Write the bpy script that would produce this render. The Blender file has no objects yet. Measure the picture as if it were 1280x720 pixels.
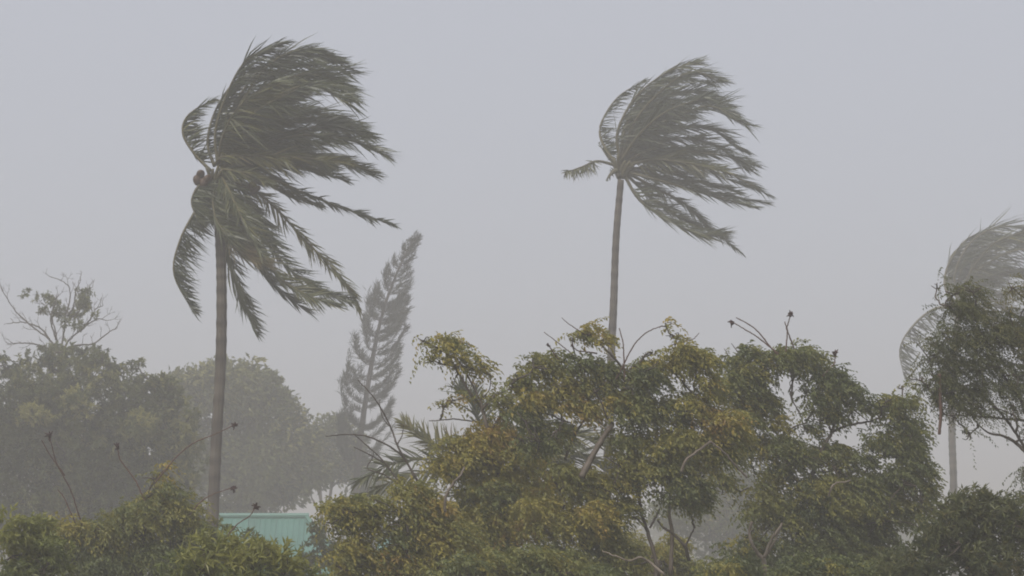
import bpy, math
import numpy as np

# ------------------------------------------------------------------ camera, sky, sun, exposure
scene = bpy.context.scene
CAM_Z, LENS = 3.5, 100.0
FPX = LENS / 36.0 * 1280.0
HORIZON = 724.0                                   # image row of the horizon in the 1280x720 photograph
PITCH = math.atan((HORIZON - 360.0) / FPX)
cam_data = bpy.data.cameras.new("camera")
cam_data.lens, cam_data.sensor_width = LENS, 36.0
cam_data.clip_start, cam_data.clip_end = 0.5, 5000.0
cam = bpy.data.objects.new("camera", cam_data)
scene.collection.objects.link(cam)
cam.location = (0, 0, CAM_Z)
cam.rotation_euler = (math.pi / 2 + PITCH, 0, 0)
scene.camera = cam

SUN_EL, SUN_AZ = math.radians(52), math.radians(-150)   # azimuth from +Y towards +X
world = bpy.data.worlds.new("World")
scene.world = world
world.use_nodes = True
wn = world.node_tree
for n in list(wn.nodes): wn.nodes.remove(n)
w_out = wn.nodes.new("ShaderNodeOutputWorld")
w_bg = wn.nodes.new("ShaderNodeBackground")
w_sky = wn.nodes.new("ShaderNodeTexSky")
w_sky.sky_type = 'NISHITA'; w_sky.sun_disc = False
w_sky.sun_elevation, w_sky.sun_rotation = SUN_EL, SUN_AZ
w_sky.air_density, w_sky.dust_density = 1.0, 3.0
w_mix = wn.nodes.new("ShaderNodeMix"); w_mix.data_type = 'RGBA'
w_mix.inputs['Factor'].default_value = 0.90        # an even rain-cloud deck hides nearly all of the clear sky
w_mix.inputs['B'].default_value = (3.20, 3.27, 3.62, 1)
wn.links.new(w_sky.outputs['Color'], w_mix.inputs['A'])
wn.links.new(w_mix.outputs['Result'], w_bg.inputs['Color'])
w_bg.inputs['Strength'].default_value = 0.1
wn.links.new(w_bg.outputs['Background'], w_out.inputs['Surface'])

sun_data = bpy.data.lights.new("sun", 'SUN')
sun_data.energy, sun_data.angle, sun_data.color = 1.5, math.radians(22), (1.0, 0.95, 0.87)
sun = bpy.data.objects.new("sun", sun_data)
scene.collection.objects.link(sun)
sun.location = (0, 60, 60)
sun.rotation_euler = (math.pi / 2 - SUN_EL, 0, math.pi - SUN_AZ)

scene.view_settings.view_transform = 'Standard'
scene.view_settings.look = 'None'
scene.view_settings.exposure = 0.77
scene.view_settings.gamma = 1.0
scene.view_settings.use_curve_mapping = False
scene.cycles.max_bounces = 8
scene.cycles.volume_bounces = 4
scene.cycles.diffuse_bounces = 3
scene.cycles.use_denoising = True
scene.cycles.filter_width = 1.9                   # the photograph is soft
HAZE_DENSITY = 0.0042

# ------------------------------------------------------------------ helpers
CP, SP = math.cos(PITCH), math.sin(PITCH)
def P(px, py, d):
    """A place d metres ahead whose bearing and height were read off the photograph."""
    u, v = (px - 640.0) / FPX, (360.0 - py) / FPX
    f = CP - v * SP
    return np.array([u / f * d, d, CAM_Z + (SP + v * CP) / f * d])
def M(d): return d / FPX                           # metres per photograph pixel at distance d

WIND = np.array([0.97, 0.18, 0.02])
DOWN = np.array([0.0, 0.0, -1.0])
def nrm(a): return a / np.maximum(np.linalg.norm(a, axis=-1, keepdims=True), 1e-9)

class MB:
    """Collects triangles, then links them as one mesh object."""
    def __init__(self): self.v, self.f, self.t, self.n = [], [], [], 0
    def add(self, v, f, tone=0.5):
        v = np.asarray(v, dtype=np.float64).reshape(-1, 3)
        f = np.asarray(f, dtype=np.int64).reshape(-1, 3)
        self.v.append(v); self.f.append(f + self.n); self.n += len(v)
        self.t.append(np.broadcast_to(np.asarray(tone, dtype=np.float64).reshape(-1), (len(v),)).copy())
    def build(self, name, mat, parent=None, smooth=False, origin=None):
        v, f, t = np.concatenate(self.v), np.concatenate(self.f), np.concatenate(self.t)
        if origin is None:
            origin = np.zeros(3) if parent is None else np.array(parent['_o'])
        me = bpy.data.meshes.new(name)
        me.vertices.add(len(v)); me.loops.add(f.size); me.polygons.add(len(f))
        me.vertices.foreach_set("co", (v - origin).astype(np.float32).ravel())
        me.loops.foreach_set("vertex_index", f.astype(np.int32).ravel())
        me.polygons.foreach_set("loop_start", np.arange(0, f.size, 3, dtype=np.int32))
        me.update(calc_edges=True)
        a = me.attributes.new("tone", 'FLOAT', 'POINT')
        a.data.foreach_set("value", t.astype(np.float32))
        me.materials.append(mat)
        if smooth: me.shade_smooth()
        else: me.shade_flat()
        o = bpy.data.objects.new(name, me)
        scene.collection.objects.link(o)
        o['_o'] = [float(x) for x in origin]
        if parent is None: o.location = [float(x) for x in origin]
        else: o.parent = parent
        return o

def thing(name, label, category, base, group=None):
    o = bpy.data.objects.new(name, None)
    scene.collection.objects.link(o)
    o.empty_display_size = 0.3
    o.location = [float(x) for x in base]
    o['_o'] = [float(x) for x in base]
    o['label'], o['category'] = label, category
    if group: o['group'] = group
    return o

def spline(pts, n):
    p = np.asarray(pts, dtype=np.float64)
    p = np.vstack([2 * p[0] - p[1], p, 2 * p[-1] - p[-2]])
    m = len(p) - 3
    s = np.linspace(0, m, n); i = np.minimum(s.astype(int), m - 1); t = (s - i)[:, None]
    a, b, c, d = p[i], p[i + 1], p[i + 2], p[i + 3]
    return 0.5 * (2 * b + (c - a) * t + (2 * a - 5 * b + 4 * c - d) * t ** 2 + (3 * b - a - 3 * c + d) * t ** 3)

def tube(mb, pts, r0, r1, n=None, sides=7, tone=0.5, rng=None, wobble=0.0, power=1.0, radii=None):
    pts = np.asarray(pts, dtype=np.float64)
    n = n or max(4, 4 * (len(pts) - 1))
    c = spline(pts, n)
    if rng is not None and wobble: c[1:-1] += rng.normal(0, wobble, (n - 2, 3))
    t = nrm(np.gradient(c, axis=0))
    ref = np.array([0.31, 0.9, 0.3]) if abs(t[0, 2]) > 0.8 else np.array([0.1, 0.2, 1.0])
    a = nrm(np.cross(t, ref)); b = np.cross(t, a)
    r = r0 + (r1 - r0) * np.linspace(0, 1, n) ** power if radii is None else np.asarray(radii)
    if rng is not None: r = r * (1 + rng.normal(0, 0.05, n))
    th = np.linspace(0, 2 * math.pi, sides, endpoint=False)
    ring = c[:, None] + r[:, None, None] * (np.cos(th)[None, :, None] * a[:, None] + np.sin(th)[None, :, None] * b[:, None])
    v = np.vstack([ring.reshape(-1, 3), c[:1], c[-1:]])
    k = np.arange(sides); k2 = (k + 1) % sides; f = []
    for i in range(n - 1):
        q = i * sides
        f += [np.stack([q + k, q + k2, q + sides + k2], 1), np.stack([q + k, q + sides + k2, q + sides + k], 1)]
    e0, e1 = n * sides, n * sides + 1
    f += [np.stack([k2, k, np.full(sides, e0)], 1), np.stack([(n - 1) * sides + k, (n - 1) * sides + k2, np.full(sides, e1)], 1)]
    mb.add(v, np.concatenate(f), tone)
    return c

def leaflets(mb, base, dirs, length, width, tone, rng, fold=0.25, flat=0.6):
    """Small folded leaf blades: base (N,3), dirs (N,3), length (N), width (N)."""
    n = len(base)
    if n == 0: return
    up = np.array([0, 0, 1.0]) + rng.normal(0, flat, (n, 3))
    w = nrm(np.cross(dirs, up)); nn = np.cross(w, dirs)
    L, W = length[:, None], width[:, None]
    tip = base + dirs * L - nn * L * 0.10
    mid = base + dirs * L * 0.45
    l, r = mid + w * W * 0.5 + nn * W * fold, mid - w * W * 0.5 + nn * W * fold
    v = np.stack([base, l, tip, r], 1).reshape(-1, 3)
    q = np.arange(n)[:, None] * 4
    f = np.concatenate([q + np.array([[0, 2, 1]]), q + np.array([[0, 3, 2]])])
    mb.add(v, f, np.repeat(tone, 4))

def ellipsoid_points(rng, n, shell=0.55):
    d = nrm(rng.normal(size=(n, 3)))
    r = rng.random(n) ** (1 / 3) * (1 - shell) + shell * rng.random(n) ** 0.2
    return d * np.clip(r, 0, 1)[:, None]

def clump(mb, px, py, rx, rz, d, tone, rng, kind='pinnate', mult=2.6, leaf=0.075, wl=0.5, wind=0.35, depth=1.0, spread=0.10, lumps=None, dj=0.0, ragged=0.0):
    """One leafy mass of a crown: overlapping lobes, each filled with leaf sprays that stream with the wind."""
    c = P(px, py, d + dj); m = M(d + dj)
    R = np.array([rx * m, 0.5 * (rx + rz) * m * depth, rz * m])
    k = lumps or min(16, max(6, int(5 + R[0] * R[2] * 9)))
    lc = ellipsoid_points(rng, k, 0.5) * 0.70 * R + c
    lc[0] = c
    lr = (0.30 + 0.22 * rng.random(k))[:, None] * np.minimum(R, R.min() * 1.7)[None]
    lt = rng.normal(0, spread, k)
    area = math.pi * R[0] * R[2]
    one = {'pinnate': 9, 'whorl': 8, 'single': 1, 'fine': 15}[kind] * leaf * leaf * wl * 0.30
    n = max(6, int(mult * area / one))
    n = min(n, 60000)
    which = rng.integers(0, k, n)
    off = ellipsoid_points(rng, n, 0.45)
    if kind in ('pinnate', 'fine'): off[:, 2] = np.where(off[:, 2] < -0.25, -off[:, 2] * rng.uniform(-1, 1, n), off[:, 2])
    p = lc[which] + off * lr[which] * (1 + ragged * rng.random((n, 1)))
    out = nrm(off + 0.35 * nrm(p - c))
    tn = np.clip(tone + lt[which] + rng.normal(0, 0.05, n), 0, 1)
    W = WIND * wind
    if kind == 'single':
        dr = nrm(out * 0.5 + W + DOWN * 0.25 + rng.normal(0, 0.55, (n, 3)))
        leaflets(mb, p, dr, leaf * rng.uniform(0.7, 1.3, n), leaf * wl * rng.uniform(0.8, 1.2, n), tn, rng, flat=0.9)
        return
    if kind == 'whorl':
        K = 8
        dd = np.repeat(nrm(out + np.array([0, 0, 0.5])), K, 0)
        dr = nrm(dd * 0.35 + nrm(rng.normal(size=(n * K, 3))) * 0.85 + W + DOWN * 0.15)
        leaflets(mb, np.repeat(p, K, 0) + dd * leaf * rng.uniform(0, 0.6, (n * K, 1)), dr, leaf * rng.uniform(0.6, 1.25, n * K),
                 leaf * wl * rng.uniform(0.8, 1.2, n * K), np.clip(np.repeat(tn, K) + rng.normal(0, 0.08, n * K), 0, 1), rng, flat=0.7)
        return
    K = 9 if kind == 'pinnate' else 15
    d0 = nrm(out * np.array([.6, .6, .25]) + W + rng.normal(0, 0.38, (n, 3)) * np.array([1, 1, .5]))
    L = leaf * (K * 0.40) * rng.uniform(0.7, 1.2, n)
    t = np.linspace(0.12, 1, K)
    droop = rng.uniform(0.25, 0.9, n)[:, None, None]
    pos = p[:, None] + d0[:, None] * (L[:, None] * t)[..., None] + DOWN * droop * (L[:, None] * t ** 2)[..., None]
    tan = nrm(d0[:, None] + DOWN * 2 * droop * t[None, :, None])
    side = nrm(np.cross(tan, np.array([0, 0, 1.0]) + rng.normal(0, 0.5, (n, 1, 3))))
    sg = np.where(np.arange(K) % 2 == 0, 1.0, -1.0); sg[-1] = 0
    dr = nrm(tan * 0.5 + side * sg[None, :, None] * 0.85 + DOWN * 0.28 + W * 0.8 + rng.normal(0, 0.28, (n, K, 3)))
    lt2 = np.clip(np.repeat(tn, K) + rng.normal(0, 0.05, n * K), 0, 1)
    leaflets(mb, pos.reshape(-1, 3), dr.reshape(-1, 3), leaf * rng.uniform(0.7, 1.25, n * K), leaf * wl * rng.uniform(0.8, 1.2, n * K), lt2, rng, flat=.38)

# ------------------------------------------------------------------ materials
def ramp_mat(name, stops, rough=0.5, transl=0.4, spec=0.4, noise=0.0, nscale=4.0):
    m = bpy.data.materials.new(name); m.use_nodes = True
    nt = m.node_tree; N = nt.nodes; Lk = nt.links
    for x in list(N): N.remove(x)
    out = N.new("ShaderNodeOutputMaterial"); at = N.new("ShaderNodeAttribute"); at.attribute_name = "tone"
    cr = N.new("ShaderNodeValToRGB")
    while len(cr.color_ramp.elements) < len(stops): cr.color_ramp.elements.new(0.5)
    for e, (p, c) in zip(cr.color_ramp.elements, stops): e.position = p; e.color = (*c, 1)
    fac = at.outputs['Fac']
    if noise:
        tc = N.new("ShaderNodeTexCoord"); nz = N.new("ShaderNodeTexNoise"); nz.inputs['Scale'].default_value = nscale
        nz.inputs['Detail'].default_value = 5
        Lk.new(tc.outputs['Object'], nz.inputs['Vector'])
        ma = N.new("ShaderNodeMath"); ma.operation = 'MULTIPLY_ADD'
        ma.inputs[1].default_value = noise; Lk.new(nz.outputs['Fac'], ma.inputs[0])
        mb_ = N.new("ShaderNodeMath"); mb_.operation = 'SUBTRACT'; mb_.inputs[1].default_value = noise * 0.5
        Lk.new(fac, mb_.inputs[0]); Lk.new(mb_.outputs[0], ma.inputs[2]); fac = ma.outputs[0]
    Lk.new(fac, cr.inputs['Fac'])
    bs = N.new("ShaderNodeBsdfPrincipled")
    bs.inputs['Roughness'].default_value = rough; bs.inputs['Specular IOR Level'].default_value = spec
    Lk.new(cr.outputs['Color'], bs.inputs['Base Color'])
    if transl:
        tr = N.new("ShaderNodeBsdfTranslucent"); Lk.new(cr.outputs['Color'], tr.inputs['Color'])
        mx = N.new("ShaderNodeMixShader"); mx.inputs['Fac'].default_value = transl
        Lk.new(bs.outputs[0], mx.inputs[1]); Lk.new(tr.outputs[0], mx.inputs[2]); Lk.new(mx.outputs[0], out.inputs['Surface'])
    else:
        Lk.new(bs.outputs[0], out.inputs['Surface'])
    return m

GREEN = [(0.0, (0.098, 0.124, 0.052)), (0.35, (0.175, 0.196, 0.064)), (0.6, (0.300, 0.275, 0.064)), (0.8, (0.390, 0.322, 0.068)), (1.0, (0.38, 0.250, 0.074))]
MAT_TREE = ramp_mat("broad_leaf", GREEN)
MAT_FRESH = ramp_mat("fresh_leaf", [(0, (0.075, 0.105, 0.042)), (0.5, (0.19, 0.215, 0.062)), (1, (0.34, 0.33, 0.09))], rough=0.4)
MAT_FINE = ramp_mat("fine_leaf", [(0, (0.070, 0.092, 0.046)), (0.5, (0.155, 0.165, 0.064)), (1, (0.30, 0.24, 0.085))])
MAT_FAR = ramp_mat("far_leaf", [(0, (0.045, 0.060, 0.026)), (0.5, (0.145, 0.162, 0.058)), (1, (0.33, 0.31, 0.095))], spec=0.25)
MAT_PALM = ramp_mat("palm_leaflet", [(0, (0.030, 0.040, 0.022)), (0.5, (0.072, 0.084, 0.036)), (0.8, (0.15, 0.14, 0.045)), (1, (0.19, 0.14, 0.065))], rough=0.4, transl=0.15)
MAT_RACHIS = ramp_mat("palm_rachis", [(0, (0.05, 0.045, 0.025)), (1, (0.14, 0.12, 0.05))], transl=0)
MAT_NEEDLE = ramp_mat("pine_needle", [(0, (0.020, 0.028, 0.018)), (1, (0.055, 0.065, 0.035))], transl=0.08, spec=0.2)
MAT_BARK = ramp_mat("wet_bark", [(0, (0.035, 0.026, 0.020)), (0.5, (0.085, 0.066, 0.050)), (1, (0.19, 0.155, 0.12))], transl=0, noise=0.6, nscale=9, rough=0.6)
MAT_PALMBARK = ramp_mat("palm_bark", [(0, (0.035, 0.028, 0.022)), (0.5, (0.085, 0.070, 0.056)), (1, (0.16, 0.135, 0.11))], transl=0, noise=0.5, nscale=5, rough=0.7)
MAT_TWIG = ramp_mat("twig", [(0, (0.030, 0.020, 0.016)), (0.5, (0.070, 0.043, 0.033)), (1, (0.15, 0.085, 0.06))], transl=0, rough=0.6)
MAT_POD = ramp_mat("seed_head", [(0, (0.028, 0.014, 0.012)), (1, (0.075, 0.035, 0.03))], transl=0)
MAT_NUT = ramp_mat("coconut_husk", [(0, (0.035, 0.022, 0.014)), (1, (0.11, 0.060, 0.035))], transl=0, noise=0.5, nscale=12)
MAT_GROUND = ramp_mat("ground", [(0.3, (0.055, 0.062, 0.025)), (0.7, (0.12, 0.11, 0.055))], transl=0, noise=1.0, nscale=0.15, rough=0.9, spec=0.2)
MAT_ROOF = ramp_mat("painted_roof", [(0.1, (0.080, 0.165, 0.135)), (0.35, (0.075, 0.195, 0.160)), (1, (0.135, 0.290, 0.242))], transl=0, noise=0.9, nscale=1.3, rough=0.4)
MAT_WALL = ramp_mat("painted_wall", [(0, (0.40, 0.37, 0.31)), (1, (0.55, 0.51, 0.44))], transl=0, noise=0.6, nscale=1.5, rough=0.8)
MAT_DARK = ramp_mat("window_glass", [(0, (0.012, 0.015, 0.017)), (1, (0.03, 0.03, 0.03))], transl=0, rough=0.1)

# ------------------------------------------------------------------ ground
rng = np.random.default_rng(7)
g = MB(); G = 1000.0
xs = np.concatenate([np.linspace(-G, -120, 12), np.linspace(-100, 100, 41), np.linspace(120, G, 12)])
ys = np.concatenate([np.linspace(-200, -20, 6), np.linspace(0, 200, 41), np.linspace(230, G, 14)])
X, Y = np.meshgrid(xs, ys)
Z = -0.15 + 0.12 * np.sin(X * 0.13 + 1) * np.cos(Y * 0.11) + rng.normal(0, 0.03, X.shape)
nx = len(xs); idx = np.arange(X.size).reshape(X.shape)
q0, q1, q2, q3 = idx[:-1, :-1].ravel(), idx[:-1, 1:].ravel(), idx[1:, 1:].ravel(), idx[1:, :-1].ravel()
g.add(np.stack([X, Y, Z], -1), np.concatenate([np.stack([q0, q1, q2], 1), np.stack([q0, q2, q3], 1)]), 0.5)
o = g.build("ground", MAT_GROUND, smooth=True); o['kind'] = 'structure'

# ------------------------------------------------------------------ house with the green roof
def quad(mb, a, b, c, d, tone=0.5): mb.add([a, b, c, d], [[0, 1, 2], [0, 2, 3]], tone)
def box(mb, lo, hi, tone=0.5):
    x0, y0, z0 = lo; x1, y1, z1 = hi
    v = [(x0, y0, z0), (x1, y0, z0), (x1, y1, z0), (x0, y1, z0), (x0, y0, z1), (x1, y0, z1), (x1, y1, z1), (x0, y1, z1)]
    f = [(0, 2, 1), (0, 3, 2), (4, 5, 6), (4, 6, 7), (0, 1, 5), (0, 5, 4), (1, 2, 6), (1, 6, 5), (2, 3, 7), (2, 7, 6), (3, 0, 4), (3, 4, 7)]
    mb.add(v, f, tone)

HD = 108.0
ridge_l, ridge_r = P(268, 643, HD), P(383, 650, HD)
house = thing("house", "house with a teal green metal hip roof behind the tall palm", "house", (ridge_l[0], HD, 0))
ex0, ex1 = P(240, 700, HD)[0], P(452, 700, HD)[0]
rz_ = float(0.5 * (ridge_l[2] + ridge_r[2])); ez = 3.15; ey0, ey1 = HD - 3.3, HD + 3.3
rl, rr = np.array([ridge_l[0] + 0.1, HD, rz_]), np.array([ridge_r[0], HD, rz_])
def roof_sheet(a_bot, b_bot, a_top, b_top, ribs=5, tone=0.5):
    """One corrugated sheet between two eave points and two ridge points, with raised ribs."""
    mb = MB(); n = ribs * 4 + 1
    nn = nrm(np.cross(b_bot - a_bot, a_top - a_bot)) if np.linalg.norm(a_top - a_bot) > 1e-3 else np.array([0, 0, 1.0])
    if nn[2] < 0: nn = -nn
    s = np.linspace(0.004, 0.996, n)[:, None]
    h = np.where(np.arange(n) % 4 == 0, 0.022, 0.0)[:, None]
    bot, top = a_bot + (b_bot - a_bot) * s + nn * h, a_top + (b_top - a_top) * s + nn * h
    v = np.vstack([bot, top, bot - nn * 0.02, top - nn * 0.02]); i = np.arange(n - 1)
    f = [np.stack([i, i + 1, n + i + 1], 1), np.stack([i, n + i + 1, n + i], 1),
         np.stack([2 * n + i, 3 * n + i + 1, 2 * n + i + 1], 1), np.stack([2 * n + i, 3 * n + i, 3 * n + i + 1], 1),
         np.stack([i, 2 * n + i + 1, i + 1], 1), np.stack([i, 2 * n + i, 2 * n + i + 1], 1)]
    mb.add(v, np.concatenate(f), tone)
    return mb
roof = MB(); tube(roof, [rl + [-.1, 0, .05], rr + [.1, 0, .05]], 0.11, 0.11, n=4, sides=8, tone=0.7)
for e in ((ex1, ey0), (ex1, ey1)): tube(roof, [rr + [0, 0, .04], np.array([e[0], e[1], ez + .04])], 0.09, 0.09, n=4, sides=6, tone=0.6)
for e in ((ex0, ey0), (ex0, ey1)): tube(roof, [rl + [0, 0, .04], np.array([e[0], e[1], ez + .04])], 0.09, 0.09, n=4, sides=6, tone=0.6)
roof = roof.build("roof", MAT_ROOF, house)
def ridge_at(x): return np.array([min(max(x, rl[0]), rr[0]), HD, rz_])
def slope_sheets(y_e, count):
    es = np.linspace(ex0, ex1, count + 1)
    for a, b in zip(es[:-1], es[1:]):
        def top(x):
            if x < rl[0]: s = (x - ex0) / (rl[0] - ex0); return np.array([x, y_e + (HD - y_e) * s, ez + (rz_ - ez) * s])
            if x > rr[0]: s = (ex1 - x) / (ex1 - rr[0]); return np.array([x, y_e + (HD - y_e) * s, ez + (rz_ - ez) * s])
            return ridge_at(x)
        roof_sheet(np.array([a, y_e, ez]), np.array([b, y_e, ez]), top(a), top(b), tone=float(rng.uniform(.3, .7))).build("roof_sheet", MAT_ROOF, roof)
slope_sheets(ey0, 6); slope_sheets(ey1, 6)
for xe, r in ((ex0, rl), (ex1, rr)):
    roof_sheet(np.array([xe, ey0, ez]), np.array([xe, ey1, ez]), r, r + [0, .01, 0], ribs=12).build("roof_sheet", MAT_ROOF, roof)
w = MB(); box(w, (ex0 + .5, ey0 + .6, -.2), (ex1 - .5, ey1 - .6, ez - .02)); w.build("wall", MAT_WALL, house)
for k in range(3):
    x = ex0 + 1.0 + k * 1.35
    w = MB(); box(w, (x, ey0 + .52, 1.1), (x + .8, ey0 + .597, 2.2)); wo = w.build("window", MAT_WALL, house)
    w = MB(); box(w, (x + .07, ey0 + .50, 1.17), (x + .73, ey0 + .518, 2.13)); w.build("pane", MAT_DARK, wo)
# lean-to porch roof on the far side, seen as a scrap of the same green through the trees
px0, px1 = P(470, 690, HD)[0], P(545, 690, HD)[0]
porch = thing("shed", "low shed with a teal metal roof glimpsed through the rust tinged foliage", "shed", (px0, HD, 0))
za = P(500, 676, HD)[2]
pr = MB(); tube(pr, [np.array([px0, HD + .8, za + .03]), np.array([px1, HD + .8, za + .03])], .06, .06, n=4, sides=6); pr = pr.build("roof", MAT_ROOF, porch)
for a, b in zip(np.linspace(px0, px1, 3)[:-1], np.linspace(px0, px1, 3)[1:]):
    roof_sheet(np.array([a, HD - 1.2, za - .75]), np.array([b, HD - 1.2, za - .75]), np.array([a, HD + .8, za]), np.array([b, HD + .8, za])).build("roof_sheet", MAT_ROOF, pr)
w = MB(); box(w, (px0 + .15, HD - .9, -.2), (px1 - .15, HD + .7, za - .8)); w.build("wall", MAT_WALL, porch)

# ------------------------------------------------------------------ palms
def make_frond(palm, ctrl, rng, leaflet=0.8, width=0.042, n=75, wind=0.6, tone=0.4, rachis=0.028, splay=0.8, start=0.16, grav=0.15, streak=0.12):
    c = spline(ctrl, 60)
    T = nrm(np.gradient(c, axis=0))
    mbr = MB(); r = np.linspace(rachis * 1.6, rachis * 0.25, 20)
    tube(mbr, c[::3], 0, 0, n=20, sides=5, radii=r, tone=0.3 + 0.4 * rng.random())
    mb = MB()
    sidev = nrm(np.cross(T, np.array([0.15, -rng.uniform(.5, 1.5), rng.uniform(.5, 1.0)])))
    Nn = np.cross(sidev, T)
    B, D, Ln, TT = [], [], [], []
    for s in (-1, 1):
        u = np.clip(np.linspace(start, 1.0, n) + rng.normal(0, 0.004, n), 0, 1)
        ii = np.clip((u * 59).astype(int), 0, 58); fr = (u * 59 - ii)[:, None]
        b = c[ii] * (1 - fr) + c[ii + 1] * fr
        t, sv, nv = T[ii], sidev[ii], Nn[ii]
        d = nrm(t * (0.55 + 0.6 * u[:, None]) + s * sv * splay * (1 - 0.45 * u[:, None]) + nv * 0.2)
        w = wind * rng.uniform(0.75, 1.2, (n, 1))
        d = nrm(d * (1 - w) + WIND * w * 1.15 + DOWN * grav * rng.uniform(0.2, 1.6, (n, 1)) + rng.normal(0, streak, (n, 3)))
        k = np.arange(n); low = np.stack([np.interp(k, np.arange(0, n + 9, 9), rng.normal(0, 1, len(np.arange(0, n + 9, 9)))) for _ in range(4)], 1)
        d = nrm(d + low[:, :3] * 0.16)
        B.append(b); D.append(d)
        prof = np.interp(u, [0, 0.2, 0.4, 0.75, 1.0], [0.5, 0.9, 1.0, 0.85, 0.48])
        Ln.append(leaflet * prof * rng.uniform(0.75, 1.12, n) * np.clip(1 + .16 * low[:, 3], .5, 1.35) * np.where(rng.random(n) < .07, .25, 1)); TT.append(tone + rng.normal(0, 0.10, n))
    B, D, Ln, TT = np.vstack(B), np.vstack(D), np.concatenate(Ln), np.clip(np.concatenate(TT), 0, 1)
    N = len(B); wv = nrm(np.cross(D, rng.normal(0, 1, (N, 3)) * 0.7 + np.array([0, -.4, .6])))
    rows = []; p = B.copy(); d = D.copy()
    for k, wd in enumerate((0.75, 1.0, 0.62)):
        rows += [p + wv * (width * wd * 0.5), p - wv * (width * wd * 0.5)]
        p = p + d * (Ln / 3)[:, None]
        d = nrm(d + WIND * 0.14 * wind + DOWN * 0.09 + rng.normal(0, 0.10, (N, 3)))
    rows.append(p)
    v = np.stack(rows, 1).reshape(-1, 3); q = np.arange(N)[:, None] * 7
    f = np.concatenate([q + np.array([x]) for x in ([0, 1, 3], [0, 3, 2], [2, 3, 5], [2, 5, 4], [4, 5, 6])])
    mb.add(v, f, np.repeat(TT, 7))
    fo = mb.build("frond", MAT_PALM, palm)
    mbr.build("midrib", MAT_RACHIS, fo, smooth=True)
    return fo

def coconut_mesh(mb, c, r, rng):
    th = np.linspace(0, math.pi, 7); ph = np.linspace(0, 2 * math.pi, 9)[:-1]
    v = []
    for a in th:
        for b in ph:
            k = 1 + 0.08 * math.cos(3 * b)
            v.append((math.sin(a) * math.cos(b) * r * k, math.sin(a) * math.sin(b) * r * k, math.cos(a) * r * 1.25 - 0.12 * r * math.cos(a) ** 2))
    v = np.array(v); ax = nrm(rng.normal(0, .3, 3) + np.array([0, 0, 1.0])); v = v + np.outer(v[:, 2], ax - [0, 0, 1]) + c
    i = np.arange(6 * 8); r_, k_ = i // 8, i % 8
    a, b, cc, d = r_ * 8 + k_, r_ * 8 + (k_ + 1) % 8, (r_ + 1) * 8 + (k_ + 1) % 8, (r_ + 1) * 8 + k_
    mb.add(v, np.concatenate([np.stack([a, d, cc], 1), np.stack([a, cc, b], 1)]), 0.3 + 0.4 * rng.random())

def make_palm(label, d, trunk_px, wpx0, wpx1, hub, fronds, rng, group=None, nuts=(), fills=(), leaflet_px=44, n=75, width=0.037, sheath=True, tone=0.38, name="coconut_palm"):
    m = M(d)
    pts = [P(x, y, d) for x, y in trunk_px]
    base = pts[0].copy(); base[2] = -0.1
    pts = [base] + [p for p in pts if p[2] > 0.3]
    palm = thing(name, label, "palm tree", (base[0], base[1], 0), group)
    h = pts[-1][2]
    c = spline(pts, 90); zz = np.linspace(0, 1, 90)
    rad = np.interp(zz, [0, 0.05, 0.25, 1], [wpx0 * 1.35, wpx0, (wpx0 * 0.75 + wpx1 * 0.25), wpx1]) * m * 0.5
    mbt = MB(); rad = rad * (1 + 0.045 * np.where(np.arange(90) % 3 == 0, 1, -0.4)) * (1 + rng.normal(0, 0.012, 90))
    tr_t = np.concatenate([np.repeat(np.clip(np.where(np.arange(90) % 3 == 0, .2, .55) + rng.normal(0, .12, 90), 0, 1), 10), [.4, .4]])
    tube(mbt, c, 0, 0, n=90, sides=10, radii=rad, tone=tr_t)
    mbt.build("trunk", MAT_PALMBARK, palm)
    if sheath:
        H = P(hub[0], hub[1], d); mb = MB()
        for k in range(14):
            a = k * 2.4; dr = nrm(np.array([math.cos(a), math.sin(a), 0.9 + rng.random()]))
            s = H + np.array([math.cos(a) * 3 * m, math.sin(a) * 3 * m, (rng.random() * 14 - 16) * m])
            tube(mb, [s, s + dr * 8 * m, s + dr * (15 + 8 * rng.random()) * m + WIND * 3 * m], 3.6 * m, 1.6 * m, n=5, sides=6, tone=0.3 + .4 * rng.random())
        mb.build("leaf_base", MAT_RACHIS, palm, smooth=True)
    for spec in fronds:
        px, opt = spec if isinstance(spec, tuple) else (spec, {})
        dy = opt.get('dy', rng.uniform(-0.9, 0.9)) * 100 * m
        L = len(px); px = [(hub[0] + (x - hub[0]) * (0.98 if x > hub[0] + 60 else 1.0), y) for x, y in px]
        ctrl = [P(x, y, d) + np.array([0, dy * (i / (L - 1)) ** 1.2, 0]) + rng.normal(0, 1.6 * m, 3) * (i > 0) for i, (x, y) in enumerate(px)]
        make_frond(palm, ctrl, rng, leaflet=opt.get('leaf', leaflet_px) * m * 1.25, width=opt.get('width', width), n=int(opt.get('n', n) * 1.7), wind=opt.get('wind', 0.62) * .82,
                   tone=opt.get('tone', tone + rng.normal(0, .13)), splay=opt.get('splay', 0.8), start=opt.get('start', 0.14), grav=opt.get('grav', 0.15), rachis=opt.get('rachis', 1.5 * m))
    for x, y in nuts:
        mb = MB(); coconut_mesh(mb, P(x, y, d) + np.array([0, -8 * m, 0]), 5.6 * m, rng); mb.build("coconut", MAT_NUT, palm, smooth=True)
    return palm

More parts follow.
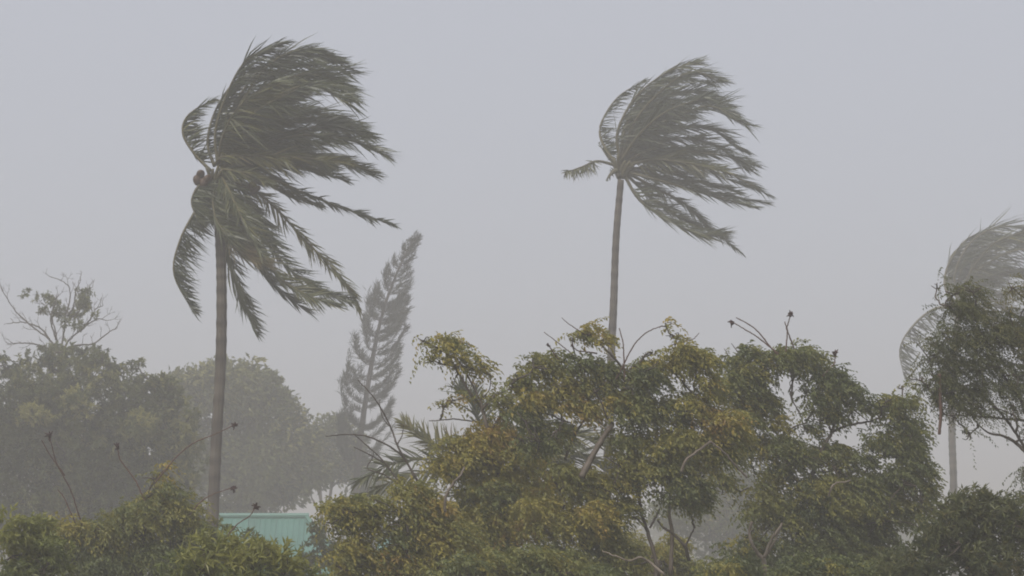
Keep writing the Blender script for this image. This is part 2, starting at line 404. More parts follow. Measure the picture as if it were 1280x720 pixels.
r1 = np.random.default_rng(11)
make_palm("tallest coconut palm with coconuts and streaming fronds, above the leafy trees near the teal roof", 65.0,
    [(262, 760), (266, 650), (270, 560), (276, 450), (277, 360), (275, 300), (270, 235)], 16.5, 12, (270, 222), [
    ([(264, 214), (243, 192), (229, 165), (234, 143), (262, 122)], dict(leaf=26, n=55, wind=.8, dy=.2, grav=.05)),
    ([(268, 208), (258, 178), (264, 138), (286, 100), (312, 76)], dict(leaf=30, n=60, wind=.8, dy=.5, grav=.05)),
    ([(272, 205), (268, 165), (285, 118), (310, 85), (352, 62)], dict(leaf=46, wind=.70, dy=-.3, grav=.06)),
    ([(276, 205), (285, 150), (318, 88), (362, 64), (415, 66)], dict(leaf=44, wind=.66, dy=.4)),
    ([(276, 205), (294, 148), (332, 92), (380, 70), (430, 84)], dict(leaf=46, dy=-.5)),
    ([(278, 205), (300, 158), (345, 108), (395, 92), (438, 108)], dict(leaf=46, dy=.1)),
    ([(278, 205), (306, 165), (352, 128), (400, 118), (440, 142)], dict(leaf=46, dy=-.8)),
    ([(280, 206), (312, 172), (360, 148), (412, 140), (460, 158)], dict(leaf=42, dy=.7)),
    ([(278, 206), (312, 182), (362, 168), (410, 162), (448, 172)], dict(leaf=44, dy=-.2)),
    ([(280, 208), (325, 186), (380, 174), (440, 178), (488, 196)], dict(leaf=38, wind=.5, dy=-.4, grav=.22, tone=.42)),
    ([(268, 206), (282, 198), (330, 200), (385, 208), (438, 216)], dict(leaf=36, wind=.6, dy=-.9, tone=.7)),
    ([(275, 210), (320, 205), (370, 206), (428, 222)], dict(leaf=38, wind=.6, dy=.3)),
    ([(276, 216), (330, 222), (390, 244), (445, 264), (500, 280)], dict(leaf=20, wind=.5, dy=-.2, grav=.35)),
    ([(276, 216), (320, 222), (365, 240), (400, 250)], dict(leaf=22, dy=.5)),
    ([(280, 222), (330, 248), (385, 300), (425, 345), (450, 382)], dict(leaf=25, wind=.2, dy=.2, grav=.5, splay=.6)),
    ([(280, 226), (318, 280), (360, 330), (400, 362), (446, 380)], dict(leaf=30, wind=.4, dy=-.4, grav=.2)),
    ([(278, 228), (308, 290), (350, 345), (385, 372), (428, 386)], dict(leaf=34, wind=.45, dy=-.7, tone=.55, grav=.1)),
    ([(276, 230), (296, 290), (328, 340), (378, 382)], dict(leaf=32, wind=.55, dy=.5)),
    ([(274, 232), (282, 280), (300, 316), (335, 334)], dict(leaf=36, wind=.6, dy=-.5, tone=.98)),
    ([(264, 232), (248, 262), (228, 300), (222, 345), (243, 390)], dict(leaf=30, wind=.78, dy=-.2, grav=.3)),
    ([(268, 230), (250, 236), (244, 256), (254, 284)], dict(leaf=30, wind=.9, dy=-.4, grav=.25, start=.05)),
    ([(270, 226), (256, 232), (250, 250), (262, 276)], dict(leaf=30, wind=.9, dy=.3, grav=.25, start=.05)),
    ([(274, 226), (270, 250), (276, 280), (292, 306)], dict(leaf=40, wind=.7, dy=-.6, grav=.25, start=.05)),
    ([(274, 212), (288, 214), (312, 224), (346, 240)], dict(leaf=26, wind=.6, dy=-.6, grav=.2, start=.05)),
    ([(274, 212), (292, 225), (316, 256), (340, 300)], dict(leaf=28, wind=.4, dy=.6, grav=.3, start=.05)),
    ([(274, 216), (288, 240), (306, 276), (336, 326)], dict(leaf=34, wind=.45, dy=-.9, grav=.2, start=.05, tone=.5)),
    ([(272, 208), (288, 196), (320, 186), (372, 196), (414, 214)], dict(leaf=40, wind=.6, dy=-.5, start=.05)),
    ([(274, 206), (298, 140), (344, 84), (388, 66), (436, 76)], dict(leaf=46, dy=.9)),
    ([(276, 206), (306, 150), (356, 104), (404, 100), (440, 122)], dict(leaf=46, dy=-.4)),
    ([(278, 206), (310, 166), (366, 136), (416, 134), (452, 152)], dict(leaf=44, dy=1.0)),
    ([(278, 208), (318, 186), (372, 184), (424, 192), (462, 206)], dict(leaf=38, dy=.9, grav=.2)),
    ([(276, 234), (279, 300), (294, 358), (318, 414)], dict(leaf=34, wind=.5, dy=.2, grav=.3)),
    ([(274, 232), (286, 270), (300, 300), (318, 330)], dict(leaf=38, wind=.5, dy=.8, tone=.3)),
    # fronds that reach away from and towards the viewer and fill the crown
    ([(274, 206), (290, 165), (322, 130), (372, 112)], dict(leaf=52, dy=1.3, n=90)),
    ([(276, 206), (296, 172), (336, 148), (392, 132)], dict(leaf=52, dy=-1.3, n=90)),
    ([(272, 206), (280, 160), (304, 115), (345, 92)], dict(leaf=54, dy=1.0, n=90)),
    ([(276, 208), (306, 185), (350, 166), (408, 150)], dict(leaf=52, dy=1.5, n=90)),
    ([(276, 208), (300, 195), (345, 186), (405, 188)], dict(leaf=46, dy=1.2, n=90)),
    ([(272, 206), (284, 172), (310, 142), (352, 120)], dict(leaf=54, dy=-1.0, n=90)),
    ], r1, nuts=[(251, 219), (259, 225), (255, 229), (320, 238), (247, 226), (316, 232)])

r2 = np.random.default_rng(12)
make_palm("slender coconut palm above the middle of the olive foliage, fronds streaming from a bare trunk", 86.0,
    [(757, 770), (759, 600), (763, 470), (767, 380), (770, 300), (776, 225)], 12.5, 8.5, (777, 208), [
    ([(771, 205), (757, 186), (754, 158), (772, 120), (806, 98)], dict(leaf=22, n=50, wind=.8, dy=.3, grav=.05)),
    ([(775, 200), (772, 165), (792, 125), (830, 98), (868, 86)], dict(leaf=36, wind=.68, dy=-.3, grav=.05)),
    ([(776, 200), (784, 155), (810, 112), (850, 90), (896, 98)], dict(leaf=36, wind=.64, dy=.4)),
    ([(777, 200), (795, 150), (830, 112), (865, 96), (900, 112)], dict(leaf=36, dy=-.5)),
    ([(778, 200), (800, 158), (840, 128), (882, 120), (920, 146)], dict(leaf=38, dy=.1)),
    ([(778, 202), (806, 168), (848, 148), (890, 146), (926, 170)], dict(leaf=38, dy=-.8)),
    ([(778, 203), (812, 180), (858, 168), (900, 176), (950, 208)], dict(leaf=32, wind=.55, dy=.7, grav=.2)),
    ([(778, 205), (815, 188), (865, 192), (910, 198), (944, 210)], dict(leaf=32, dy=-.2)),
    ([(778, 207), (820, 200), (870, 208), (915, 226), (955, 246)], dict(leaf=30, wind=.58, dy=-.4, grav=.2)),
    ([(778, 208), (816, 205), (856, 212), (900, 226)], dict(leaf=36, dy=-.9, tone=.65)),
    ([(779, 212), (830, 222), (890, 238), (958, 250)], dict(leaf=28, wind=.6, dy=.3)),
    ([(779, 214), (825, 230), (880, 246), (944, 268)], dict(leaf=26, wind=.6, dy=-.5)),
    ([(779, 216), (800, 250), (835, 280), (870, 293), (900, 295)], dict(leaf=40, wind=.62, dy=-.2, grav=0.0, tone=.5)),
    ([(780, 214), (820, 234), (860, 258), (892, 282), (930, 312)], dict(leaf=20, wind=.35, dy=.2, grav=.3)),
    ([(779, 214), (812, 240), (845, 262), (880, 272)], dict(leaf=36, wind=.6, dy=.7)),
    ([(774, 208), (752, 204), (728, 207), (704, 217)], dict(leaf=17, wind=.5, dy=-.2, grav=.6, n=32, tone=.6, start=.4)),
    ([(777, 201), (798, 152), (836, 116), (874, 106), (908, 126)], dict(leaf=36, dy=.6)),
    ([(778, 203), (806, 172), (852, 158), (896, 160), (934, 186)], dict(leaf=34, dy=.2)),
    ([(778, 206), (816, 196), (866, 200), (908, 212), (948, 228)], dict(leaf=30, dy=.5)),
    ([(778, 210), (820, 214), (868, 224), (924, 238)], dict(leaf=32, dy=.1)),
        ([(776, 202), (792, 165), (822, 138), (862, 122)], dict(leaf=42, dy=1.2, n=85)),
    ([(776, 202), (796, 172), (830, 152), (876, 140)], dict(leaf=42, dy=-1.2, n=85)),
    ([(776, 203), (800, 182), (838, 170), (886, 164)], dict(leaf=40, dy=1.4, n=85)),
    ([(776, 200), (780, 160), (800, 125), (838, 108)], dict(leaf=42, dy=.9, n=85)),
    ([(776, 204), (800, 192), (838, 190), (884, 206)], dict(leaf=36, dy=1.1, n=85)),
    ([(772, 204), (764, 196), (752, 179)], dict(leaf=8, wind=.4, n=14, dy=.1)),
    ([(774, 212), (766, 216), (757, 225)], dict(leaf=6, wind=.4, n=8, dy=-.1, rachis=.07)),
    ], r2, leaflet_px=34, n=64)

r3 = np.random.default_rng(13)
make_palm("palest hazy coconut palm behind the dark fine leaved tree by the picture edge", 128.0,
    [(1193, 770), (1192, 610), (1190, 540), (1192, 470), (1198, 392)], 10, 8.5, (1200, 386), [
    ([(1196, 386), (1172, 384), (1142, 404), (1123, 436), (1128, 474)], dict(leaf=27, wind=.9, dy=-.1, grav=.35, start=.3, n=30, width=.07)),
    ([(1198, 382), (1182, 358), (1185, 330), (1206, 300), (1236, 282)], dict(leaf=36, wind=.7, dy=.3, grav=.03)),
    ([(1200, 380), (1192, 345), (1210, 308), (1245, 286), (1285, 290)], dict(leaf=38, wind=.66, dy=-.3)),
    ([(1201, 380), (1210, 340), (1240, 306), (1275, 298), (1310, 318)], dict(leaf=40, dy=.4)),
    ([(1202, 380), (1220, 345), (1255, 320), (1290, 318), (1325, 340)], dict(leaf=40, dy=-.6)),
    ([(1203, 382), (1225, 355), (1262, 340), (1300, 342), (1335, 362)], dict(leaf=40, dy=.8)),
    ([(1203, 384), (1230, 368), (1270, 366), (1310, 385), (1340, 410)], dict(leaf=38, dy=-.2, tone=.85)),
    ([(1203, 386), (1235, 382), (1275, 392), (1320, 425)], dict(leaf=36, dy=.4)),
    ([(1202, 388), (1225, 400), (1260, 430), (1300, 470)], dict(leaf=36, dy=-.5)),
    ([(1200, 380), (1188, 350), (1196, 322), (1226, 298), (1262, 286)], dict(leaf=36, dy=.8, n=45)),
    ([(1201, 382), (1218, 358), (1250, 346), (1292, 352)], dict(leaf=40, dy=-.9, n=45)),
    ([(1200, 380), (1198, 345), (1216, 316), (1252, 300)], dict(leaf=40, dy=.2, n=45)),
    ([(1201, 380), (1214, 350), (1240, 330), (1278, 322)], dict(leaf=40, dy=1.2, n=45)),
    ([(1201, 380), (1208, 345), (1228, 318), (1262, 304)], dict(leaf=40, dy=-1.1, n=45)),
    ], r3, leaflet_px=36, n=42, width=0.06, tone=.3)

r4 = np.random.default_rng(14)
make_palm("short young palm whose feathery fronds poke out behind the olive tree", 52.0,
    [(640, 760), (641, 690), (642, 615)], 17, 13, (642, 610), [
    ([(638, 604), (605, 570), (560, 560), (530, 552), (502, 526)], dict(leaf=34, wind=.25, dy=.1, tone=.75, grav=.05)),
    ([(638, 606), (590, 580), (540, 575), (495, 582), (448, 604)], dict(leaf=34, wind=.25, dy=-.3, tone=.5)),
    ([(638, 608), (590, 590), (540, 590), (490, 600), (446, 624)], dict(leaf=32, wind=.25, dy=.3, tone=.6)),
    ([(640, 602), (612, 550), (590, 512), (574, 488)], dict(leaf=34, wind=.3, dy=.2, tone=.4)),
    ([(644, 602), (668, 565), (710, 545), (760, 552)], dict(leaf=46, wind=.4, dy=-.1, grav=.25, tone=.6)),
    ([(644, 606), (680, 580), (730, 570), (782, 592)], dict(leaf=46, wind=.4, dy=.4, grav=.25, tone=.6)),
    ([(644, 608), (690, 605), (740, 625), (778, 668)], dict(leaf=40, wind=.4, dy=-.2, grav=.2, tone=.5)),
    ([(642, 600), (650, 550), (668, 512), (700, 490)], dict(leaf=40, wind=.4, dy=.3, tone=.5)),
    ([(640, 610), (600, 612), (560, 640), (530, 680)], dict(leaf=40, wind=.3, dy=.3, tone=.5)),
    ], r4, leaflet_px=36, n=46, name="young_palm", width=0.04)

# ------------------------------------------------------------------ wind-bent conifer
rp = np.random.default_rng(21)
PD = 140.0; pm = M(PD)
tp = [(440, 760), (446, 600), (453, 529), (464, 458), (475, 404), (488, 362), (508, 316), (523, 295)]
pine = thing("pine_tree", "tall hazy conifer bent by the wind beside the tallest palm", "pine tree", (P(442, 760, PD)[0], PD, 0))
tpts = [P(x, y, PD) for x, y in tp]; tpts[0][2] = -0.1
mb = MB(); tube(mb, tpts, 6.0 * pm, 0.6 * pm, n=40, sides=8, tone=0.05, power=0.7); mb.build("trunk", MAT_BARK, pine)
trunk = spline([P(x, y, PD) for x, y in tp[1:]], 200)
def plume(mb, c, rng, n, ln, wd):
    """Needle sprays along a branch, blown downwind."""
    T = nrm(np.gradient(c, axis=0)); i = rng.integers(int(len(c) * .06), len(c), n)
    d = nrm(T[i] * 0.7 + WIND * 0.55 + np.array([0, 0, .42]) + rng.normal(0, 0.5, (n, 3)))
    leaflets(mb, c[i] + rng.normal(0, 1.0 * pm, (n, 3)), d, ln * rng.uniform(.6, 1.3, n), np.full(n, wd), rng.uniform(0, 1, n), rng, fold=.1, flat=2.0)
for k in range(120):
    s = (((k // 5) * 5 + 5 * rp.random() ** 1.5) / 120) ** 0.9
    if rp.random() < .12: continue
    b = trunk[min(199, int(s * 199))]
    side = -1 if k % 2 else 1
    dep = rp.uniform(-1, 1)
    if side < 0:
        e = np.interp(s, [0, .15, .3, .55, .8, .95, 1], [32, 38, 33, 21, 9, 3, 1]) * rp.uniform(.45, 1.15) + rp.normal(0, 1.5)
        pts = [b, b + np.array([-.42 * e, dep * e * .7, .18 * e]) * pm, b + np.array([-.68 * e, dep * e, .55 * e]) * pm, b + np.array([-.70 * e, dep * e, 1.0 * e]) * pm]
    else:
        e = np.interp(s, [0, .15, .3, .55, .8, .95, 1], [38, 42, 38, 30, 14, 5, 2]) * rp.uniform(.55, 1.15)
        pts = [b, b + np.array([.36 * e, dep * e * .7, .12 * e]) * pm, b + np.array([.70 * e, dep * e, .42 * e]) * pm, b + np.array([.98 * e, dep * e, .90 * e]) * pm]
    ext = e
    mb = MB(); c = tube(mb, pts, .7 * pm, .3 * pm, n=14, sides=4, tone=.15)
    bo = mb.build("branch", MAT_BARK, pine)
    mb = MB(); plume(mb, spline(pts, 40), rp, int(6 + ext * 5.5 * rp.uniform(.4, 1.3)), min(10, 4 + ext * .35) * pm, .8 * pm); mb.build("needles", MAT_NEEDLE, bo)
mb = MB(); plume(mb, trunk[140:], rp, 130, 4.5 * pm, .8 * pm); mb.build("leader_needles", MAT_NEEDLE, pine)

# ------------------------------------------------------------------ broadleaf trees
def limbs(mb, paths, d, r0=5, r1=2, tone=0.5, rng=None):
    """Limb polylines read off the photograph: each entry is points, or (points, start px, end px, tone, depth shift)."""
    for it in paths:
        pts, a, b, tn, dj = (it + (None,) * (5 - len(it))) if isinstance(it, tuple) else (it, None, None, None, None)
        a, b, tn, dj = a or r0, b or r1, tone if tn is None else tn, dj or 0.0
        dd = d + dj; m = M(dd)
        tube(mb, [P(x, y, dd) + (rng.normal(0, 1.2 * m, 3) * np.array([.25, 2.5, .25]) if rng is not None else 0) for x, y in pts], a * m * .5, b * m * .5, n=6 * len(pts), sides=6, tone=tn, rng=rng, wobble=.25 * m)

def stalk(tree, pts, d, rng, head=True, w0=2.2, w1=1.3, hs=1.0):
    m = M(d)
    pts = [(pts[0][0] + .9 * (pts[0][0] - pts[1][0]), pts[0][1] + .9 * (pts[0][1] - pts[1][1]))] + list(pts)
    mb = MB(); tube(mb, [P(x, y, d) for x, y in pts], w0 * m * .5, w1 * m * .5, n=6 * len(pts), sides=5, tone=.45 + .4 * rng.random(), rng=rng, wobble=.18 * m)
    s = mb.build("seed_stalk", MAT_TWIG, tree, smooth=True)
    if head:
        mb = MB(); h = P(*pts[-1], d); dr = nrm(P(*pts[-1], d) - P(*pts[-2], d))
        for k in range(9):
            u = nrm(dr * .9 + rng.normal(0, .75, 3)); L = rng.uniform(3.5, 7.5) * m * hs
            tube(mb, [h, h + u * L * .5 + dr * m, h + u * L], 1.5 * m * hs, .5 * m * hs, n=5, sides=5, tone=rng.random())
        for k in range(4):
            u = nrm(dr * .6 + rng.normal(0, .6, 3))
            tube(mb, [h - dr * m, h + u * 2 * m * hs, h + u * 4 * m * hs], 2.0 * m * hs, .9 * m * hs, n=5, sides=5, tone=rng.random() * .5)
        mb.build("seed_head", MAT_POD, s)

def make_tree(name, label, category, d, base_px, clumps, seed, mat, limb_paths=(), trunk_r=7, group=None, auto=True, fork=None, opts=None, bark_tone=.5, stalks=(), base_y=760):
    """clumps: (px, py, rx, rz, tone[, dict]). Trunk and limbs run from the ground up into every clump."""
    rng = np.random.default_rng(seed); opts = opts or {}; m = M(d)
    b = P(base_px, base_y, d); b[2] = -0.1
    t = thing(name, label, category, (b[0], b[1], 0), group)
    mb = MB(); fk = fork or (base_px, 700); F = P(fk[0], fk[1], d)
    F[2] = max(F[2], 0.6)
    tube(mb, [b, b * .5 + F * .5 + rng.normal(0, .05, 3), F], trunk_r * m * .65, trunk_r * m * .42, n=10, sides=9, tone=bark_tone, rng=rng)
    limbs(mb, limb_paths, d, rng=rng, tone=bark_tone)
    if auto:
        nodes = [(F, 0.0)]
        for it in limb_paths:
            pts, dj = (it[0], it[4] if len(it) > 4 else 0.0) if isinstance(it, tuple) else (it, 0.0)
            nodes += [(P(x, y, d + dj), 1.0) for x, y in pts]
        cs = [P(cl[0], cl[1] + cl[3] * .3, d + (cl[5].get('dj', 0.0) if len(cl) > 5 else 0.0)) + np.array([0, rng.normal(0, .15), 0]) for cl in clumps]
        for i in sorted(range(len(cs)), key=lambda i: np.linalg.norm(cs[i] - F)):
            c, cl = cs[i], clumps[i]
            p = min(nodes, key=lambda q: np.linalg.norm((q[0] - c) * np.array([1, 1, .8])) + .25 * np.linalg.norm(q[0] - F))[0]
            L = np.linalg.norm(c - p)
            mid = p * .5 + c * .5 + rng.normal(0, .12, 3) * L
            rr0 = np.interp(np.linalg.norm(p - F), [0, 120 * m], [trunk_r * .22, 1.3]) * m
            tube(mb, [p, mid, c], rr0, .8 * m, n=9, sides=5, tone=bark_tone * rng.uniform(.6, 1.1), rng=rng, wobble=.03 * L)
            nodes.append((c, 1.0))
            for k in range(4):
                e = c + rng.normal(0, .5, 3) * np.array([cl[2] * m, cl[2] * m, cl[3] * m])
                tube(mb, [c * .8 + mid * .2, c * .4 + e * .6 + rng.normal(0, .03, 3), e], .9 * m, .4 * m, n=6, sides=4, tone=bark_tone * .7)
    mb.build("trunk", MAT_BARK, t, smooth=True)
    cr = MB()
    for cl in clumps:
        o_ = dict(opts); o_.update(cl[5] if len(cl) > 5 else {})
        gr = o_.pop('grow', 1.0); clump(cr, cl[0], cl[1], cl[2] * gr, cl[3] * gr, d, cl[4], rng, **o_)
    cr.build("crown", mat, t)
    for s in stalks:
        st, kw = s if isinstance(s, tuple) else (s, {})
        stalk(t, st, d + kw.pop('dj', -0.15), rng, **kw)
    return t

# --- far trees
FARO = dict(kind='single', leaf=0.30, wl=.5, mult=2.8, wind=.4, spread=.24, ragged=.35)
make_tree("broadleaf_tree", "round topped hazy tree behind the tallest palm's trunk", "tree", 138.0, 300,
    [(286, 500, 62, 50, .5), (235, 500, 46, 42, .5), (325, 500, 42, 40, .55), (215, 530, 40, 50, .4), (350, 540, 40, 48, .45), (300, 560, 80, 60, .35),
     (365, 575, 26, 40, .4), (255, 580, 60, 50, .3), (330, 600, 50, 45, .3), (270, 470, 30, 22, .6), (310, 468, 28, 20, .6), (378, 560, 22, 24, .5), (392, 592, 22, 26, .4), (360, 615, 34, 26, .3), (300, 625, 60, 30, .3), (352, 500, 16, 14, .6), (340, 478, 14, 12, .6)], 31, MAT_FAR, trunk_r=16, fork=(300, 640), opts=FARO)
make_tree("broadleaf_tree", "small pale tree between the round tree and the bent conifer", "tree", 150.0, 405,
    [(408, 545, 24, 28, .5), (432, 560, 24, 34, .45), (398, 570, 18, 24, .5), (440, 590, 22, 30, .4), (425, 530, 14, 14, .6), (388, 550, 14, 16, .55), (418, 585, 22, 20, .4), (450, 560, 14, 22, .5), (462, 600, 20, 22, .4), (480, 620, 20, 22, .4)], 32, MAT_FAR,
    limb_paths=[([(402, 650), (400, 610), (392, 570)], 5, 2), ([(408, 650), (414, 610), (425, 580)], 5, 2), ([(404, 640), (398, 605), (410, 560)], 4, 2), ([(398, 640), (385, 612), (378, 590)], 3, 1)],
    trunk_r=9, fork=(404, 650), opts=FARO)
make_tree("broadleaf_tree", "grey hazy tree glimpsed through the gaps of the foreground foliage", "tree", 130.0, 890,
    [(890, 610, 55, 40, .4), (930, 620, 45, 45, .35), (850, 640, 50, 30, .4), (910, 660, 80, 40, .3), (960, 650, 40, 40, .35)], 33, MAT_FAR, trunk_r=9, fork=(890, 690), opts=FARO)
# far-off wood, one continuous mass
rw = np.random.default_rng(34); mb = MB()
for x in np.arange(-260, 1560, 26):
    y = 664 + 9 * math.sin(x * .021) + 6 * math.sin(x * .063 + 1) + rw.normal(0, 4)
    clump(mb, x + rw.normal(0, 6), y + 25, 30, 34, 280.0, rw.uniform(.3, .55), rw, kind='single', leaf=.75, wl=.6, mult=2.6, dj=rw.uniform(-14, 14))
    clump(mb, x + rw.normal(0, 6), y + 62, 34, 38, 280.0, rw.uniform(.25, .45), rw, kind='single', leaf=.8, wl=.6, mult=2.4, dj=rw.uniform(-14, 14))
o = mb.build("distant_wood", MAT_FAR); o['kind'] = 'stuff'; o['label'] = "far line of trees fading into the rain haze"; o['category'] = "wood"

# --- large leafy tree on the left and the half-bare tree above it
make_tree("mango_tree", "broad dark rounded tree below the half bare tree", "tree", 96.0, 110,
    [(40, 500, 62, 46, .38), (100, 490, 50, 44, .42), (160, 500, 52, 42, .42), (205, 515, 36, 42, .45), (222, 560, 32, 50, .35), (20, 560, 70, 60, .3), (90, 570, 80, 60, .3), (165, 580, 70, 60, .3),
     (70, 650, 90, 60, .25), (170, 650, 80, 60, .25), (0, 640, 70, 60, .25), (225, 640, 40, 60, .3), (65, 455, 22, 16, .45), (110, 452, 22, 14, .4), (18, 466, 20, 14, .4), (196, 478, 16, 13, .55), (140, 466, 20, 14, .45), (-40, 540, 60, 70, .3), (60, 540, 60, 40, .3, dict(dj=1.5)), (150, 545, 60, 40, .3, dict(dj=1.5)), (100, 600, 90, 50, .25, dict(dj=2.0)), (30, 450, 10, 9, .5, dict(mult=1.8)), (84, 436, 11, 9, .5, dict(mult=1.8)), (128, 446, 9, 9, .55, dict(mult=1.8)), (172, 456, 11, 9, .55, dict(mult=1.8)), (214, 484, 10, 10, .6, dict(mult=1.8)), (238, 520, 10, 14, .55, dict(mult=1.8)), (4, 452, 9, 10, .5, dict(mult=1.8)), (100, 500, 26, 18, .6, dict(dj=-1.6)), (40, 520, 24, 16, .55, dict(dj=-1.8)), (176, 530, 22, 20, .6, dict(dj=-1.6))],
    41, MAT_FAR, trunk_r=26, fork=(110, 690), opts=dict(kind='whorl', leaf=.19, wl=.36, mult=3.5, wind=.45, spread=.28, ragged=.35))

def bare_twigs(mb, p, d, L, r, depth, rng, tips, bend=.5):
    q = p + d * L * .5 + rng.normal(0, .06 * L, 3); e = p + d * L + rng.normal(0, .08 * L, 3)
    tube(mb, [p, q, e], r, r * .62, n=5, sides=5, tone=.3 + .3 * rng.random())
    tips.append(e)
    if depth == 0: return
    for k in range(rng.integers(2, 4)):
        nd = nrm(d + rng.normal(0, bend, 3) * np.array([1, .9, .8]) + np.array([0.05, 0, .16]))
        bare_twigs(mb, e if k else q * .3 + e * .7, nd, L * rng.uniform(.6, .85), r * .6, depth - 1, rng, tips, bend)
rb = np.random.default_rng(42); BD = 104.0; bm_ = M(BD)
bt = thing("half_bare_tree", "half bare tree with forked twigs rising over the broad dark tree", "tree", (P(75, 700, BD)[0], BD, 0))
mb = MB(); bpts = [P(78, 760, BD), P(76, 560, BD), P(74, 440, BD)]; bpts[0][2] = -.1
tube(mb, bpts, 6 * bm_, 2.6 * bm_, n=12, sides=8, tone=.4, rng=rb)
tips = []
for path, dep in (([(72, 440), (62, 425), (40, 408), (20, 390), (5, 368), (1, 360)], 3), ([(73, 442), (70, 425), (66, 405), (58, 385), (48, 375)], 3), ([(75, 440), (80, 420), (84, 395), (90, 370), (84, 355), (66, 348)], 3),
                  ([(76, 440), (88, 425), (100, 415), (122, 400), (136, 402)], 3), ([(78, 438), (95, 432), (118, 430), (140, 415), (148, 412)], 2), ([(74, 440), (50, 432), (30, 430), (14, 432)], 2),
                  ([(62, 425), (50, 410), (28, 402), (6, 403)], 2), ([(84, 395), (92, 385), (96, 365), (102, 352)], 2), ([(70, 425), (64, 400), (70, 380), (72, 370)], 2), ([(100, 415), (112, 398), (118, 385), (126, 380)], 2), ([(86, 400), (100, 385), (104, 365), (112, 356)], 2)):
    dy = rb.uniform(-1.2, 1.2)
    pts = [P(x, y, BD) + np.array([0, dy * i / len(path), 0]) for i, (x, y) in enumerate(path)]
    c = tube(mb, pts, 1.35 * bm_, .45 * bm_, n=24, sides=6, tone=.4, rng=rb, wobble=.3 * bm_)
    for i in range(5, 24, 3):
        bare_twigs(mb, c[i], nrm(c[i] - c[i - 1] + rb.normal(0, .55, 3) * np.linalg.norm(c[i] - c[i - 1]) * 1.2 + np.array([0, 0, .05])), rb.uniform(6, 11) * bm_, .42 * bm_, dep - 1, rb, tips, .6)
mb.build("trunk", MAT_BARK, bt, smooth=True)
mb = MB()
for x, y, a, b in ((60, 372, 9, 7), (74, 390, 13, 10), (103, 376, 12, 13), (108, 386, 10, 8), (30, 372, 5, 4), (33, 364, 4, 3), (92, 395, 14, 9), (98, 364, 8, 6), (118, 392, 5, 6), (85, 438, 24, 10), (52, 388, 8, 6), (112, 436, 14, 9), (66, 380, 9, 7), (82, 402, 9, 7), (108, 368, 9, 9), (96, 408, 10, 6), (44, 372, 5, 4), (60, 436, 16, 8)):
    clump(mb, x, y, a, b, BD, .5, rb, kind='whorl', leaf=.13, wl=.4, mult=2.2, lumps=6, dj=rb.uniform(-.8, .8))
mb.build("crown", MAT_FAR, bt)

# --- near shrubs at lower left
make_tree("shrub", "rounded olive green shrub in the lower left corner", "shrub", 33.0, 30,
    [(42, 666, 32, 34, .78), (15, 682, 40, 40, .74), (62, 700, 34, 36, .52), (30, 720, 60, 40, .45)], 51, MAT_FRESH, trunk_r=8, opts=dict(kind='whorl', leaf=.085, wl=.36, mult=2.6, ragged=.3))
make_tree("flowering_tree", "dark shrubby tree with long bare stalks beside the tallest palm's trunk", "tree", 40.0, 165,
    [(205, 634, 34, 34, .48), (228, 652, 30, 34, .45), (180, 654, 40, 34, .48), (110, 664, 50, 32, .48), (140, 700, 70, 40, .25), (90, 690, 40, 36, .3), (215, 700, 50, 40, .25), (268, 672, 16, 18, .35), (250, 660, 16, 18, .38), (195, 595, 14, 14, .72, dict(mult=1.2)), (207, 584, 9, 8, .75, dict(mult=1.1)), (196, 612, 14, 12, .6, dict(mult=1.2)), (235, 690, 28, 30, .3), (150, 655, 30, 18, .38)],
    52, MAT_TREE, limb_paths=[([(181, 690), (181, 650), (182, 620)], 4, 3), ([(182, 622), (192, 600), (205, 588)], 3, 2)], trunk_r=9, fork=(175, 705),
    opts=dict(kind='pinnate', leaf=.068, wl=.48, mult=3.0, grow=1.1),
    stalks=[[(178, 620), (170, 602), (160, 588), (150, 574), (147, 560)], [(205, 590), (218, 574), (240, 555), (268, 543), (292, 532)], [(240, 640), (250, 628), (266, 618), (290, 610)],
            [(97, 640), (88, 612), (72, 582), (66, 562), (62, 545)], ([(72, 582), (62, 568), (52, 550)], dict(head=False)), ([(88, 640), (80, 622), (72, 612)], dict(head=False, w0=2.2))])
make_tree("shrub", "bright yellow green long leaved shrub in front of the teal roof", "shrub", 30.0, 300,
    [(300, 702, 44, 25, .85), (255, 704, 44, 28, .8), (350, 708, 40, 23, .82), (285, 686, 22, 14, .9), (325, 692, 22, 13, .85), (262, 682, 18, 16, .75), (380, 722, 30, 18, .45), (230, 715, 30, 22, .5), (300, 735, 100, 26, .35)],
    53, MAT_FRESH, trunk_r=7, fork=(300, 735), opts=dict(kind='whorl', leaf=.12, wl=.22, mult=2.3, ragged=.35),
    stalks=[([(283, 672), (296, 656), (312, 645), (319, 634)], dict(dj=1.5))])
make_tree("shrub", "small dark big leaved shrub against the teal roof", "shrub", 46.0, 318,
    [(318, 670, 12, 11, .25), (310, 684, 17, 14, .25), (330, 688, 14, 12, .25), (296, 680, 12, 12, .3)], 54, MAT_TREE, trunk_r=4, fork=(316, 705), opts=dict(kind='whorl', leaf=.13, wl=.42, mult=1.7))
make_tree("shrub", "hazy grey green shrub overlapping the end of the teal roof", "shrub", 62.0, 400,
    [(396, 668, 16, 16, .3), (405, 690, 26, 24, .3), (385, 700, 22, 22, .3), (425, 700, 24, 26, .3)], 55, MAT_FAR, trunk_r=5, fork=(400, 715), opts=dict(kind='whorl', leaf=.13, wl=.4, mult=2.0))

